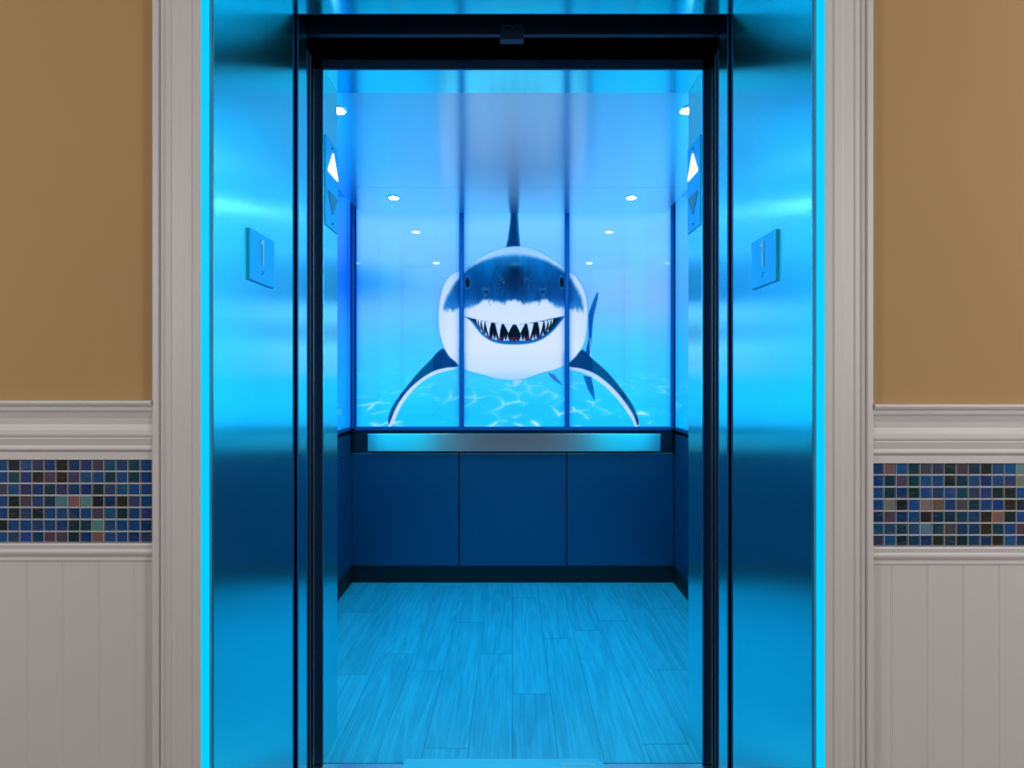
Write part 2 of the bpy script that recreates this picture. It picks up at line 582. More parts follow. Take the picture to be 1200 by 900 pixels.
# cab floor with planks
def cab_floor():
    bm = bmesh.new()
    bx(bm, -XC - 0.035, XC + 0.035, 1.752, YB + 0.035, -0.05, -0.0035, mi=0)
    pw = 0.1415
    ln = 0.95
    ends = {-7: 2.2, -6: 1.95, -5: 2.28, -4: 2.458, -3: 2.313, -2: 1.824, -1: 2.458, 0: 2.143, 1: 2.60, 2: 2.686, 3: 1.845, 4: 2.32, 5: 2.0, 6: 2.5}
    tones = []
    ranges = []
    for k in range(-7, 7):
        x = max(k * pw, -XC - 0.03)
        x1 = min((k + 1) * pw - 0.0006, XC + 0.03)
        y = ends[k] - 2 * ln
        while y < YB + 0.03:
            y0, y1 = max(y, 1.754), min(y + ln - 0.0006, YB + 0.033)
            if y1 - y0 > 0.01 and x1 > x:
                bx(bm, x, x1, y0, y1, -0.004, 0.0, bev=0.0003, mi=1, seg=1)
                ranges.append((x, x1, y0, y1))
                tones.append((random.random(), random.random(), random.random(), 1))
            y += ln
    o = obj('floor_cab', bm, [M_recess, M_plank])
    me = o.data
    ca = me.color_attributes.new('tone', 'FLOAT_COLOR', 'CORNER')
    R = np.array(ranges)
    cols = np.ones((len(me.loops), 4), dtype=np.float32)
    for p in me.polygons:
        if p.material_index != 1:
            continue
        c = p.center
        k = np.where((R[:, 0] - 1e-4 <= c.x) & (c.x <= R[:, 1] + 1e-4) & (R[:, 2] - 1e-4 <= c.y) & (c.y <= R[:, 3] + 1e-4))[0]
        if len(k):
            for li in p.loop_indices:
                cols[li] = tones[k[0]]
    ca.data.foreach_set('color', cols.ravel())
    return struct(o)
cab_floor()

# front returns of the cab and its header
ret = empty('cab_front_return', (0, YR0, 0), 'brushed steel front wall of the cab framing its doorway', 'cab front wall')
for s in (-1, 1):
    a, b_ = sorted((s * XJ, s * (XJ + 0.045)))
    child('return_column', B(a, b_, YR0 + 0.002, YR1, 0.001, ZH - 0.0005, bev=0.001), M_jamb, ret)
    a, b_ = sorted((s * (XJ + 0.001), s * (XJ + 0.06)))
    child('return_face', B(a, b_, YR0 - 0.004, YR0 + 0.0015, 0.001, 2.155, bev=0.0008), M_track, ret)
    a, b_ = sorted((s * (XJ + 0.026), s * (XJ + 0.030)))
    child('door_guide', B(a, b_, YR0 - 0.012, YR0 - 0.0045, 0.001, 2.13, bev=0.001), M_steel, ret)
    a, b_ = sorted((s * (XJ + 0.0455), s * (XC + 0.034)))
    child('inner_wall', B(a, b_, YR1 - 0.03, YR1 - 0.001, 0.001, 2.295), M_jamb, ret)
child('header', B(-XJ - 0.045, XJ + 0.045, YR0 + 0.002, YR1 - 0.0005, ZH, 2.295), M_soffit, ret)
child('header_face', B(-XJ - 0.045, XJ + 0.045, YR0 - 0.004, YR0 + 0.0015, ZH + 0.0005, 2.1535, bev=0.0008), M_track, ret)

# dropped ceiling
cn = empty('drop_ceiling', (0, 2.6, ZC), 'polished blue-lit metal drop ceiling inside the cab', 'ceiling panel')
XL = 0.867
YCB = 3.262
child('canopy_front', B(-XL, XL, YR1 + 0.003, 2.829, ZC, ZC + 0.02), M_ceil, cn)
child('canopy_rear', B(-XL, XL, 2.8305, YCB, ZC, ZC + 0.02), M_ceil, cn)
child('seam_backing', B(-XL + .01, XL - .01, 2.80, 2.86, ZC + 0.0205, ZC + 0.024), M_black, cn)  # strip added over the seam to block light through the gap
for x in (-0.6, 0.6):
    child('hanger', B(x - .01, x + .01, 2.4, 2.42, ZC + 0.02, 2.30), M_steel, cn)

# downlights
def downlight(x, y, label):
    d = empty('downlight', (x, y, ZC), label, 'downlight', 'round downlights in the cab ceiling')
    bm = bmesh.new()
    seg = 40
    r0, r1 = 0.0255, 0.034
    rings = [(r1, 0.0), (r1 - .002, -0.004), (r0 + .001, -0.004), (r0, -0.001)]
    loops = []
    for r, z in rings:
        loops.append([bm.verts.new((r * math.cos(2 * math.pi * k / seg), r * math.sin(2 * math.pi * k / seg), z)) for k in range(seg)])
    for q in range(len(loops) - 1):
        for k in range(seg):
            bm.faces.new((loops[q][k], loops[q][(k + 1) % seg], loops[q + 1][(k + 1) % seg], loops[q + 1][k]))
    obj('trim_ring', bm, M_ceil, d, True)
    bm = bmesh.new()
    disc(bm, (0, 0, -0.002), r0, 0.0025)
    obj('lens', bm, M_lamp, d)
for (x, y, lb) in ((-0.619, 2.021, 'lit round downlight at the front left of the cab ceiling'),
                   (0.619, 2.021, 'lit round downlight at the front right of the cab ceiling'),
                   (-0.621, 2.982, 'lit round downlight at the rear left of the cab ceiling'),
                   (0.618, 2.982, 'lit round downlight at the rear right of the cab ceiling')):
    downlight(x, y, lb)

# ------------------------------------------------------------------ mural (a flat backlit print)
def srgb2lin(a):
    a = np.clip(a / 255.0, 0, 1)
    l = np.where(a <= 0.04045, a / 12.92, ((a + 0.055) / 1.055) ** 2.4)
    # blue emission raised past clipping so the cab's reflections turn bluer
    l[:, 2] += 0.25 * np.clip((l[:, 2] - 0.7) / 0.3, 0, 1)
    return l

def c1(pts):
    return np.array([(440 + x / 3.334, 240 + y / 3.334) for x, y in pts], float)
def c2(pts):
    return np.array([(500 + x / 6.0, 270 + y / 6.0) for x, y in pts], float)

def smooth_closed(P, n=6):
    """Catmull-Rom through a closed outline"""
    out = []
    m = len(P)
    for i in range(m):
        p0, p1, p2, p3 = P[(i - 1) % m], P[i], P[(i + 1) % m], P[(i + 2) % m]
        for k in range(n):
            t = k / n
            out.append(0.5 * ((2 * p1) + (-p0 + p2) * t + (2 * p0 - 5 * p1 + 4 * p2 - p3) * t * t + (-p0 + 3 * p1 - 3 * p2 + p3) * t ** 3))
    return np.array(out)

def sdf(P, X, Y):
    d = np.full(X.shape, 1e9)
    inside = np.zeros(X.shape, bool)
    n = len(P)
    for i in range(n):
        ax, ay = P[i]
        bx_, by_ = P[(i + 1) % n]
        ex, ey = bx_ - ax, by_ - ay
        wx, wy = X - ax, Y - ay
        t = np.clip((wx * ex + wy * ey) / (ex * ex + ey * ey + 1e-12), 0, 1)
        dd = (wx - ex * t) ** 2 + (wy - ey * t) ** 2
        d = np.minimum(d, dd)
        c = ((ay > Y) != (by_ > Y)) & (X < (bx_ - ax) * (Y - ay) / (by_ - ay + 1e-12) + ax)
        inside ^= c
    d = np.sqrt(d)
    return np.where(inside, -d, d)

def noise2(X, Y, seed, sx, sy, octaves=3):
    out = np.zeros(X.shape)
    amp = 1.0
    tot = 0
    for o in range(octaves):
        rng = np.random.default_rng(seed + o)
        G = rng.random((64, 64))
        u = (X / sx) * (2 ** o) + 1000
        v = (Y / sy) * (2 ** o) + 1000
        iu, iv = np.floor(u).astype(int), np.floor(v).astype(int)
        fu, fv = u - iu, v - iv
        fu = fu * fu * (3 - 2 * fu)
        fv = fv * fv * (3 - 2 * fv)
        g = lambda a, b: G[a % 64, b % 64]
        val = (g(iu, iv) * (1 - fu) + g(iu + 1, iv) * fu) * (1 - fv) + (g(iu, iv + 1) * (1 - fu) + g(iu + 1, iv + 1) * fu) * fv
        out += val * amp
        tot += amp
        amp *= 0.5
    return out / tot

def put(C, mask, col):
    col = np.asarray(col, float)
    if col.ndim == 1:
        col = col[None, :]
    return C * (1 - mask[:, None]) + col * mask[:, None]

def soft(d, w):
    return np.clip(0.5 - d / w, 0, 1)

def layer(C, X, Y, P, col, w=1.0, alpha=1.0):
    x0, y0 = P.min(0) - w * 2
    x1, y1 = P.max(0) + w * 2
    idx = np.where((X >= x0) & (X <= x1) & (Y >= y0) & (Y <= y1))[0]
    if len(idx) == 0:
        return C
    d = sdf(P, X[idx], Y[idx])
    m = soft(d, w) * alpha
    c = np.asarray(col, float)
    if c.ndim == 2:
        c = c[idx]
    C[idx] = put(C[idx], m, c)
    return C

def ramp(t, stops):
    ts = [s[0] for s in stops]
    return np.stack([np.interp(t, ts, [s[1][k] for s in stops]) for k in range(3)], 1)

def water(X, Y):
    C = ramp(Y, [(100, (120, 210, 250)), (235, (70, 190, 255)), (262, (116, 203, 255)), (300, (112, 200, 255)), (345, (108, 186, 255)),
                 (372, (95, 192, 255)), (410, (66, 200, 255)), (450, (48, 205, 250)), (475, (30, 200, 250)), (505, (20, 200, 255))])
    g = np.exp(-((X - 405) / 75) ** 2 - ((Y - 330) / 22) ** 2)
    C = put(C, g * 0.85, (18, 140, 255))
    g = np.exp(-((X - 745) / 70) ** 2 - ((Y - 345) / 32) ** 2)
    C = put(C, g * 0.6, (132, 186, 255))
    g = np.exp(-((X - 480) / 60) ** 2 - ((Y - 300) / 30) ** 2)
    C = put(C, g * 0.35, (130, 196, 255))
    n = noise2(X, Y, 5, 60, 18)
    C = C * (1 + (n[:, None] - 0.5) * 0.06)
    # caustic net on the sandy bottom
    rng = np.random.default_rng(3)
    P = rng.random((420, 2)) * np.array([620, 120]) + np.array([290, 420])
    wx = X + 16 * (noise2(X, Y, 21, 40, 16) - 0.5)
    wy = Y + 7 * (noise2(X, Y, 31, 40, 16) - 0.5)
    idx = np.where(Y > 425)[0]
    if len(idx):
        # cells grow towards the bottom edge like a floor seen in perspective
        sc = np.interp(Y[idx], [425, 505], [0.45, 1.0])
        px = (wx[idx] - 600) / sc / 30.0
        py = np.log(np.maximum(wy[idx] - 405, 4)) * 5.2
        F1 = np.full(len(idx), 9e9)
        F2 = np.full(len(idx), 9e9)
        ci, cj = np.floor(px).astype(int), np.floor(py).astype(int)
        H = np.random.default_rng(9).random((128, 128, 2))
        for a in (-1, 0, 1):
            for b_ in (-1, 0, 1):
                h = H[(ci + a) % 128, (cj + b_) % 128]
                d = (px - (ci + a + h[:, 0])) ** 2 + (py - (cj + b_ + h[:, 1])) ** 2
                F2 = np.minimum(F2, np.maximum(F1, d))
                F1 = np.minimum(F1, d)
        e = np.sqrt(F2) - np.sqrt(F1)
        amp = np.clip((noise2(X[idx], Y[idx], 44, 26, 11) - 0.40) * 3.6, 0, 1) ** 1.3
        fade = np.interp(Y[idx], [425, 452, 480, 505], [0.05, 0.35, 0.85, 1.0])
        m = (np.exp(-(e / 0.07) ** 1.2) * 0.75 + np.exp(-(e / 0.30) ** 2) * 0.30) * amp * fade
        C[idx] = put(C[idx], np.clip(m, 0, 1), (222, 250, 255))
    return np.clip(C, 0, 255)

CX = 616.0
def mirror(P, cx=CX):
    Q = P.copy()
    return Q

def mural(X, Y):
    C = water(X, Y)
    navy = np.array((0, 52, 118.0))
    # tail behind the body
    C = layer(C, X, Y, smooth_closed(c1([(870, 340), (856, 362), (838, 410), (832, 440), (832, 520), (822, 575), (836, 590), (842, 560), (846, 500), (852, 440), (866, 380)]), 3), (6, 84, 176), 1.2)
    C = layer(C, X, Y, c1([(812, 668), (830, 720), (858, 768), (852, 710), (842, 672)]), (8, 96, 190), 1.2)
    C = layer(C, X, Y, c1([(836, 520), (842, 524), (846, 600), (838, 600)]), (150, 222, 255), 1.5, 0.6)
    # dorsal fin
    C = layer(C, X, Y, c1([(510, 166), (518, 130), (526, 70), (530, 10), (536, -40), (546, -60), (553, -30), (556, 30), (560, 100), (566, 166)]), (10, 90, 170), 1.4)
    C = layer(C, X, Y, c1([(517, 162), (524, 128), (531, 70), (534, 10), (544, -40), (548, 30), (552, 100), (559, 162)]), (0, 50, 112), 2.0)
    # pelvic / anal fins under the belly
    C = layer(C, X, Y, c1([(536, 680), (541, 712), (556, 706), (576, 684)]), (150, 214, 255), 1.2)
    C = layer(C, X, Y, c1([(672, 656), (694, 684), (730, 706), (716, 684), (698, 662)]), (40, 120, 205), 1.2)
    # pectoral fins
    L_ = smooth_closed(c1([(262, 566), (300, 600), (318, 636), (290, 646), (240, 660), (185, 690), (135, 738), (98, 792), (72, 850), (58, 868), (49, 860), (54, 820), (82, 768), (120, 716), (165, 660), (215, 612)]), 4)
    C = layer(C, X, Y, L_, (196, 222, 255), 1.2)
    Ld = smooth_closed(c1([(262, 562), (296, 596), (322, 630), (280, 636), (232, 648), (180, 678), (128, 724), (88, 778), (62, 836), (52, 858), (50, 836), (62, 796), (90, 752), (124, 708), (168, 655), (214, 608)]), 4)
    C = layer(C, X, Y, Ld, (0, 58, 128), 1.6)
    R_ = smooth_closed(c1([(806, 570), (770, 606), (748, 640), (800, 652), (850, 676), (905, 718), (955, 772), (1000, 836), (1016, 868), (1030, 864), (1026, 830), (1000, 780), (955, 716), (905, 656), (850, 606)]), 4)
    C = layer(C, X, Y, R_, (186, 216, 255), 1.2)
    Rd = smooth_closed(c1([(806, 566), (772, 602), (756, 630), (806, 640), (858, 660), (912, 700), (964, 756), (1006, 818), (1024, 862), (1028, 840), (1004, 782), (958, 716), (906, 654), (850, 604)]), 4)
    C = layer(C, X, Y, Rd, (0, 58, 126), 1.6)
    # ripple bands on the fins
    rip = noise2(X * 0.7 + Y * 0.7, X * 0.7 - Y * 0.7, 61, 4, 40)
    # body outline
    body = smooth_closed(c2([(620, 106), (560, 114), (480, 134), (400, 172), (325, 224), (262, 276), (215, 286), (165, 312), (125, 362), (98, 430), (82, 520),
                             (76, 600), (80, 690), (94, 760), (118, 830), (152, 890), (200, 930), (250, 975), (310, 1000), (400, 1022), (480, 1046), (560, 1056),
                             (640, 1056), (720, 1040), (800, 1010), (900, 985), (980, 950), (1040, 905), (1085, 850), (1115, 790), (1132, 700), (1138, 600), (1134, 520), (1116, 430),
                             (1085, 365), (1045, 315), (1000, 286), (975, 266), (920, 222), (850, 178), (780, 138), (700, 112)]), 3)
    t = (Y - 288) / (446 - 288)
    bc = ramp(t, [(0, (142, 204, 255)), (0.14, (176, 214, 255)), (0.45, (208, 228, 255)), (0.75, (216, 234, 255)), (0.92, (198, 226, 255)), (1.0, (150, 212, 255))])
    side = np.clip((np.abs(X - 601) - 74) / 16, 0, 1)
    bc = put(bc, side * 0.35, (150, 200, 255))
    C = layer(C, X, Y, body, (30, 130, 220), 2.6, 0.3)
    inner = body + (np.array([601, 366]) - body) * 0.014
    C = layer(C, X, Y, inner, bc, 1.4)
    # gill shading on the lower flanks
    for cx, sg in ((541, 1), (663, -1)):
        for k in range(4):
            P = np.array([(cx - sg * 2, 404 + k * 8), (cx + sg * 4, 416 + k * 7), (cx + sg * 3, 424 + k * 6), (cx - sg * 4, 412 + k * 8)], float)
            C = layer(C, X, Y, P, (80, 150, 230), 4.0, 0.35)
    # dark back cap with ragged lower edge
    cap = c2([(258, 305), (290, 268), (340, 240), (400, 212), (480, 186), (560, 172), (625, 167), (700, 174), (780, 192), (860, 222), (930, 262), (985, 306),
              (1015, 345), (1050, 400), (1082, 460), (1102, 530), (1096, 575), (1078, 540), (1060, 566), (1045, 540), (1020, 556), (985, 540), (940, 540), (900, 528), (862, 500),
              (835, 480), (812, 484), (790, 502), (750, 506), (712, 514), (686, 522), (655, 498), (610, 486), (575, 494), (546, 520), (515, 508), (470, 494),
              (430, 486), (405, 488), (380, 506), (345, 524), (305, 540), (260, 546), (225, 546), (185, 562), (160, 548), (146, 545), (150, 572), (128, 566), (120, 540),
              (135, 490), (165, 425), (205, 362), (235, 330)])
    n1 = noise2(X, Y, 71, 5, 14)
    top = (Y - 298) / (358 - 298)
    cc = ramp(top, [(0.0, (60, 150, 225)), (0.12, (8, 112, 196)), (0.35, (0, 92, 172)), (0.6, (0, 78, 156)), (0.85, (2, 84, 166)), (1.0, (40, 130, 215))])
    g = np.exp(-((X - 603) / 20) ** 2 - ((Y - 330) / 17) ** 2)
    cc = put(cc, g * 0.85, (0, 26, 66))
    g = np.exp(-((X - 603) / 9) ** 2 - ((Y - 318) / 8) ** 2)
    cc = put(cc, g * 0.6, (0, 14, 40))
    for sx in (568, 636):
        g = np.exp(-((X - sx) / 9) ** 2 - ((Y - 342) / 14) ** 2)
        cc = put(cc, g * 0.5, (0, 52, 110))
    for sx in (555, 652):
        g = np.exp(-((X - sx) / 10) ** 2 - ((Y - 330) / 20) ** 2)
        cc = put(cc, g * 0.35, (0, 48, 112))
    side = np.clip((np.abs(X - 603) - 62) / 18, 0, 1)
    cc = put(cc, side * 0.8, ramp((Y - 310) / 60, [(0, (100, 170, 235)), (0.4, (40, 126, 205)), (1, (8, 96, 182))]))
    cc = cc * (0.88 + 0.26 * n1[:, None])
    Xj = X + (noise2(X, Y, 81, 2.5, 5) - 0.5) * 2.0
    Yj = Y + (noise2(X, Y, 91, 2.2, 6) - 0.5) * 5.0 * np.clip((Y - 335) / 15, 0, 1)
    d = sdf(cap, Xj, Yj)
    idx = d < 6
    C[idx] = put(C[idx], soft(d[idx], 4.6), cc[idx])
    # pores and pale flecks on the snout
    for sx in (589, 618):
        g = np.exp(-((X - sx) / 5) ** 2 - ((Y - 333) / 11) ** 2) * (noise2(X, Y, 101, 1.6, 1.6, 1) > 0.72)
        C = put(C, g * 0.35, (90, 160, 220))
    g = np.exp(-((X - 604) / 8) ** 2 - ((Y - 309) / 3) ** 2)
    C = put(C, g * 0.35, (90, 180, 240))
    C = layer(C, X, Y, c2([(500, 245), (480, 270), (468, 300), (466, 345), (470, 345), (474, 302), (488, 272), (506, 250)]), (0, 30, 80), 0.9, 0.6)
    # eyes
    for ex in (285, 952):
        th = np.linspace(0, 2 * np.pi, 20, endpoint=False)
        P = c2([(ex + 22 * math.cos(a), 364 + 48 * math.sin(a)) for a in th])
        C = layer(C, X, Y, P, (30, 110, 190), 1.2, 0.8)
        sg = 1 if ex < 600 else -1
        P = c2([(ex + sg * 2 + 15 * math.cos(a), 366 + 36 * math.sin(a)) for a in th])
        C = layer(C, X, Y, P, (0, 8, 28), 1.0)
    # nostrils
    for nx, sg in ((412, 1), (822, -1)):
        P = c2([(nx - sg * 18, 405), (nx + sg * 30, 412), (nx + sg * 22, 440), (nx + sg * 2, 470), (nx - sg * 12, 500), (nx - sg * 8, 450)])
        C = layer(C, X, Y, P, (60, 150, 218), 3.4, 0.45)
        P = c2([(nx - sg * 10, 420), (nx + sg * 24, 424), (nx + sg * 14, 444), (nx - sg * 2, 446)])
        C = layer(C, X, Y, P, (0, 34, 84), 1.2, 0.95)
        P = c2([(nx + sg * 14, 492), (nx + sg * 30, 520), (nx + sg * 38, 534), (nx + sg * 34, 516), (nx + sg * 20, 488)])
        C = layer(C, X, Y, P, (70, 150, 225), 0.9, 0.7)
    # mouth
    lip = smooth_closed(c2([(262, 606), (330, 622), (400, 636), (480, 650), (560, 660), (620, 662), (690, 656), (780, 642), (860, 624), (925, 610), (968, 604),
                            (955, 628), (920, 672), (875, 720), (815, 764), (745, 790), (670, 801), (600, 802), (530, 798), (460, 780), (400, 744), (360, 702), (325, 655), (295, 624)]), 3)
    C = layer(C, X, Y, lip, (14, 104, 190), 1.6)
    mo = smooth_closed(c2([(285, 612), (340, 625), (400, 638), (480, 653), (560, 662), (620, 664), (690, 658), (780, 645), (860, 628), (915, 616), (948, 611),
                           (930, 640), (890, 690), (830, 735), (760, 765), (680, 778), (610, 782), (540, 778), (470, 762), (412, 728), (372, 690), (335, 645)]), 3)
    C = layer(C, X, Y, mo, (0, 46, 100), 1.2)
    mi = smooth_closed(c2([(330, 626), (400, 640), (480, 655), (560, 663), (620, 665), (690, 660), (780, 648), (860, 634), (910, 624),
                           (870, 690), (815, 728), (750, 752), (680, 764), (610, 768), (540, 764), (470, 746), (420, 716), (375, 672)]), 3)
    C = layer(C, X, Y, mi, (0, 4, 16), 1.2)
    for gx, gw, gy in ((617, 36, 762), (520, 30, 762), (712, 30, 762), (452, 22, 750), (780, 24, 750)):
        C = layer(C, X, Y, c2([(gx - gw, gy + 6), (gx - gw * .6, gy - 14), (gx + gw * .6, gy - 14), (gx + gw, gy + 6), (gx, gy + 14)]), (66, 22, 62), 1.2, 0.9)
    upper = [(-42, 33, 722), (42, 33, 724), (-112, 24, 768), (112, 24, 768), (-184, 22, 748), (184, 20, 744), (-220, 12, 716), (222, 12, 712),
             (-244, 10, 696), (246, 10, 690), (-262, 7, 672), (266, 7, 668)]
    for off, hw, by in upper:
        cx = 617 + off
        ty = np.interp(abs(off), [0, 60, 120, 190, 270], [660, 658, 652, 640, 624])
        tip = cx + (-6 if off < 0 else 6) * (abs(off) > 60) * -1
        C = layer(C, X, Y, c2([(cx - hw, ty), (cx + hw, ty), (cx + hw * .45, (ty + by) / 2), (tip, by), (cx - hw * .45, (ty + by) / 2)]), (196, 226, 255), 0.8)
    low = [(-48, 14, 728), (46, 14, 728), (-70, 10, 742), (68, 10, 742), (-130, 12, 730), (130, 12, 730), (-150, 9, 720), (150, 9, 720), (-200, 9, 706),
           (200, 9, 704), (-232, 7, 686), (234, 7, 684), (-16, 5, 770), (16, 5, 770)]
    for off, hw, ty in low:
        cx = 617 + off
        by = np.interp(abs(off), [0, 70, 130, 200, 240], [776, 776, 770, 740, 706])
        C = layer(C, X, Y, c2([(cx - hw, by), (cx + hw, by), (cx + hw * .3, (ty + by) / 2), (cx, ty), (cx - hw * .3, (ty + by) / 2)]), (150, 200, 245), 0.8)
    return np.clip(C, 0, 255)

def mural_material(name, strength):
    m = bpy.data.materials.new(name)
    N, L = nodes_of(m)
    b = N['Principled BSDF']
    at = N.new('ShaderNodeAttribute')
    at.attribute_name = 'print'
    b.inputs['Base Color'].default_value = (0.01, 0.01, 0.015, 1)
    b.inputs['Roughness'].default_value = 0.04
    b.inputs['Specular IOR Level'].default_value = 0.2
    L.new(at.outputs['Color'], b.inputs['Emission Color'])
    b.inputs['Emission Strength'].default_value = strength
    return m
M_mural = mural_material('backlit_mural_print', 0.98)
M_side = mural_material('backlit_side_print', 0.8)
M_front = mural_material('backlit_front_print', 4.2)  # doorway-end side panels, out of view; glow raised to light the cab
M_door_side = mural_material('backlit_doorside_print', 3.0)  # unseen front wall panels, assumed there; their glow helps light the cab
M_glass_edge = mat('mural_panel_edge', (0.02, 0.07, 0.14), 0.4)

def px2w(px, py, D=YB):
    return (px - 601) * D / F, CH - (py - 447) * D / F

def print_panel(name, px0, px1, z0, z1, step, label, group):
    """back panel: a thin lightbox with a printed, backlit face; the print is computed here point by point"""
    x0 = (px0 - 601) * YB / F
    x1 = (px1 - 601) * YB / F
    root = empty(name, ((x0 + x1) / 2, YB, z0), label, 'mural', group)
    nx = int((px1 - px0) / step)
    nz = int((z1 - z0) * F / YB / step)
    gx = np.linspace(x0, x1, nx + 1)
    gz = np.linspace(z0, z1, nz + 1)
    GX, GZ = np.meshgrid(gx, gz)
    V = np.stack([GX.ravel() - root.location.x, np.zeros(GX.size), GZ.ravel() - z0], 1)
    i = np.arange(nx * nz)
    r, c = i // nx, i % nx
    a = r * (nx + 1) + c
    Fc = np.stack([a, a + 1, a + nx + 2, a + nx + 1], 1)
    me = bpy.data.meshes.new('printed_face')
    me.vertices.add(len(V))
    me.vertices.foreach_set('co', V.ravel())
    me.loops.add(Fc.size)
    me.loops.foreach_set('vertex_index', Fc.ravel())
    me.polygons.add(len(Fc))
    me.polygons.foreach_set('loop_start', np.arange(0, Fc.size, 4))
    me.update(calc_edges=True)
    PX = GX.ravel() * F / YB + 601
    PY = 447 - (GZ.ravel() - CH) * F / YB
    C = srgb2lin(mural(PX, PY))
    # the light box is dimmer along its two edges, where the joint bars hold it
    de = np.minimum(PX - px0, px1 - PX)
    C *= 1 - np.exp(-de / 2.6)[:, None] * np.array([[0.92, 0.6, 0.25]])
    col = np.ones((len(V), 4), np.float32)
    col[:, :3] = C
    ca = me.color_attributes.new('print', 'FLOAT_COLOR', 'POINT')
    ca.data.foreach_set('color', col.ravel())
    me.materials.append(M_mural)
    o = bpy.data.objects.new('printed_face', me)
    S.collection.objects.link(o)
    o.parent = root
    child('light_box', B(x0, x1, YB + 0.001, YB + 0.03, z0, z1), M_glass_edge, root)
    return root

ZP0, ZP1 = 0.9085, 2.24
print_panel('backlit_mural', 417.5, 538.5, ZP0, ZP1, 0.5, 'glowing back wall mural panel left of the shark mouth, with one long fin', 'shark mural panels')
print_panel('backlit_mural', 543.5, 662.0, ZP0, ZP1, 0.5, 'middle glowing mural panel on the cab back wall showing the grinning shark face', 'shark mural panels')
print_panel('backlit_mural', 667.0, 786.5, ZP0, ZP1, 0.5, 'glowing back wall mural panel right of the shark mouth, with fin and tail', 'shark mural panels')

def side_panel(s, y0, y1, label, mt):
    root = empty('backlit_mural', (s * XC, (y0 + y1) / 2, ZP0), label, 'mural', 'underwater mural panels on the cab side walls')
    nx, nz = int((y1 - y0) / 0.008), 170
    gy = np.linspace(y0, y1, nx + 1)
    gz = np.linspace(ZP0, ZP1, nz + 1)
    GY, GZ = np.meshgrid(gy, gz)
    V = np.stack([np.zeros(GY.size), GY.ravel() - root.location.y, GZ.ravel() - ZP0], 1)
    i = np.arange(nx * nz)
    r, c = i // nx, i % nx
    a = r * (nx + 1) + c
    Fc = np.stack([a, a + 1, a + nx + 2, a + nx + 1], 1)
    if s > 0:
        Fc = Fc[:, ::-1]
    me = bpy.data.meshes.new('printed_face')
    me.vertices.add(len(V))
    me.vertices.foreach_set('co', V.ravel())
    me.loops.add(Fc.size)
    me.loops.foreach_set('vertex_index', Fc.ravel())
    me.polygons.add(len(Fc))
    me.polygons.foreach_set('loop_start', np.arange(0, Fc.size, 4))
    me.update(calc_edges=True)
    PX = 412 - (YB - GY.ravel()) * F / YB if s < 0 else 790 + (YB - GY.ravel()) * F / YB
    PY = 447 - (GZ.ravel() - CH) * F / YB
    C = water(PX, PY)
    if s < 0:
        g = np.exp(-((GY.ravel() - 3.25) / 0.25) ** 2) * np.exp(-((PY - 310) / 60) ** 2)
        C = put(C, g * 0.8, (10, 130, 255))
        st = noise2(PX * 0.6 + PY, PX - PY * 0.7, 55, 9, 60)
        C = put(C, np.clip(st - 0.4, 0, 1) * (PY < 300), (20, 170, 255))
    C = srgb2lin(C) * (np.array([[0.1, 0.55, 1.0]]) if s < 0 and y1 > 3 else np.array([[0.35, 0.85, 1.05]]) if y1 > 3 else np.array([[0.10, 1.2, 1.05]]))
    col = np.ones((len(V), 4), np.float32)
    col[:, :3] = C
    ca = me.color_attributes.new('print', 'FLOAT_COLOR', 'POINT')
    ca.data.foreach_set('color', col.ravel())
    me.materials.append(mt)
    o = bpy.data.objects.new('printed_face', me)
    S.collection.objects.link(o)
    o.parent = root
    a, b_ = sorted((s * (XC + 0.001), s * (XC + 0.03)))
    child('light_box', B(a, b_, y0, y1, ZP0, ZP1), M_glass_edge, root)
for s in (-1, 1):
    nm = 'left' if s < 0 else 'right'
    side_panel(s, 2.612, 3.292, 'glowing underwater panel on the %s cab side wall, next to the back corner' % nm, M_side)
    side_panel(s, 1.905, 2.598, 'glowing underwater panel on the %s cab side wall, next to the doorway' % nm, M_front)

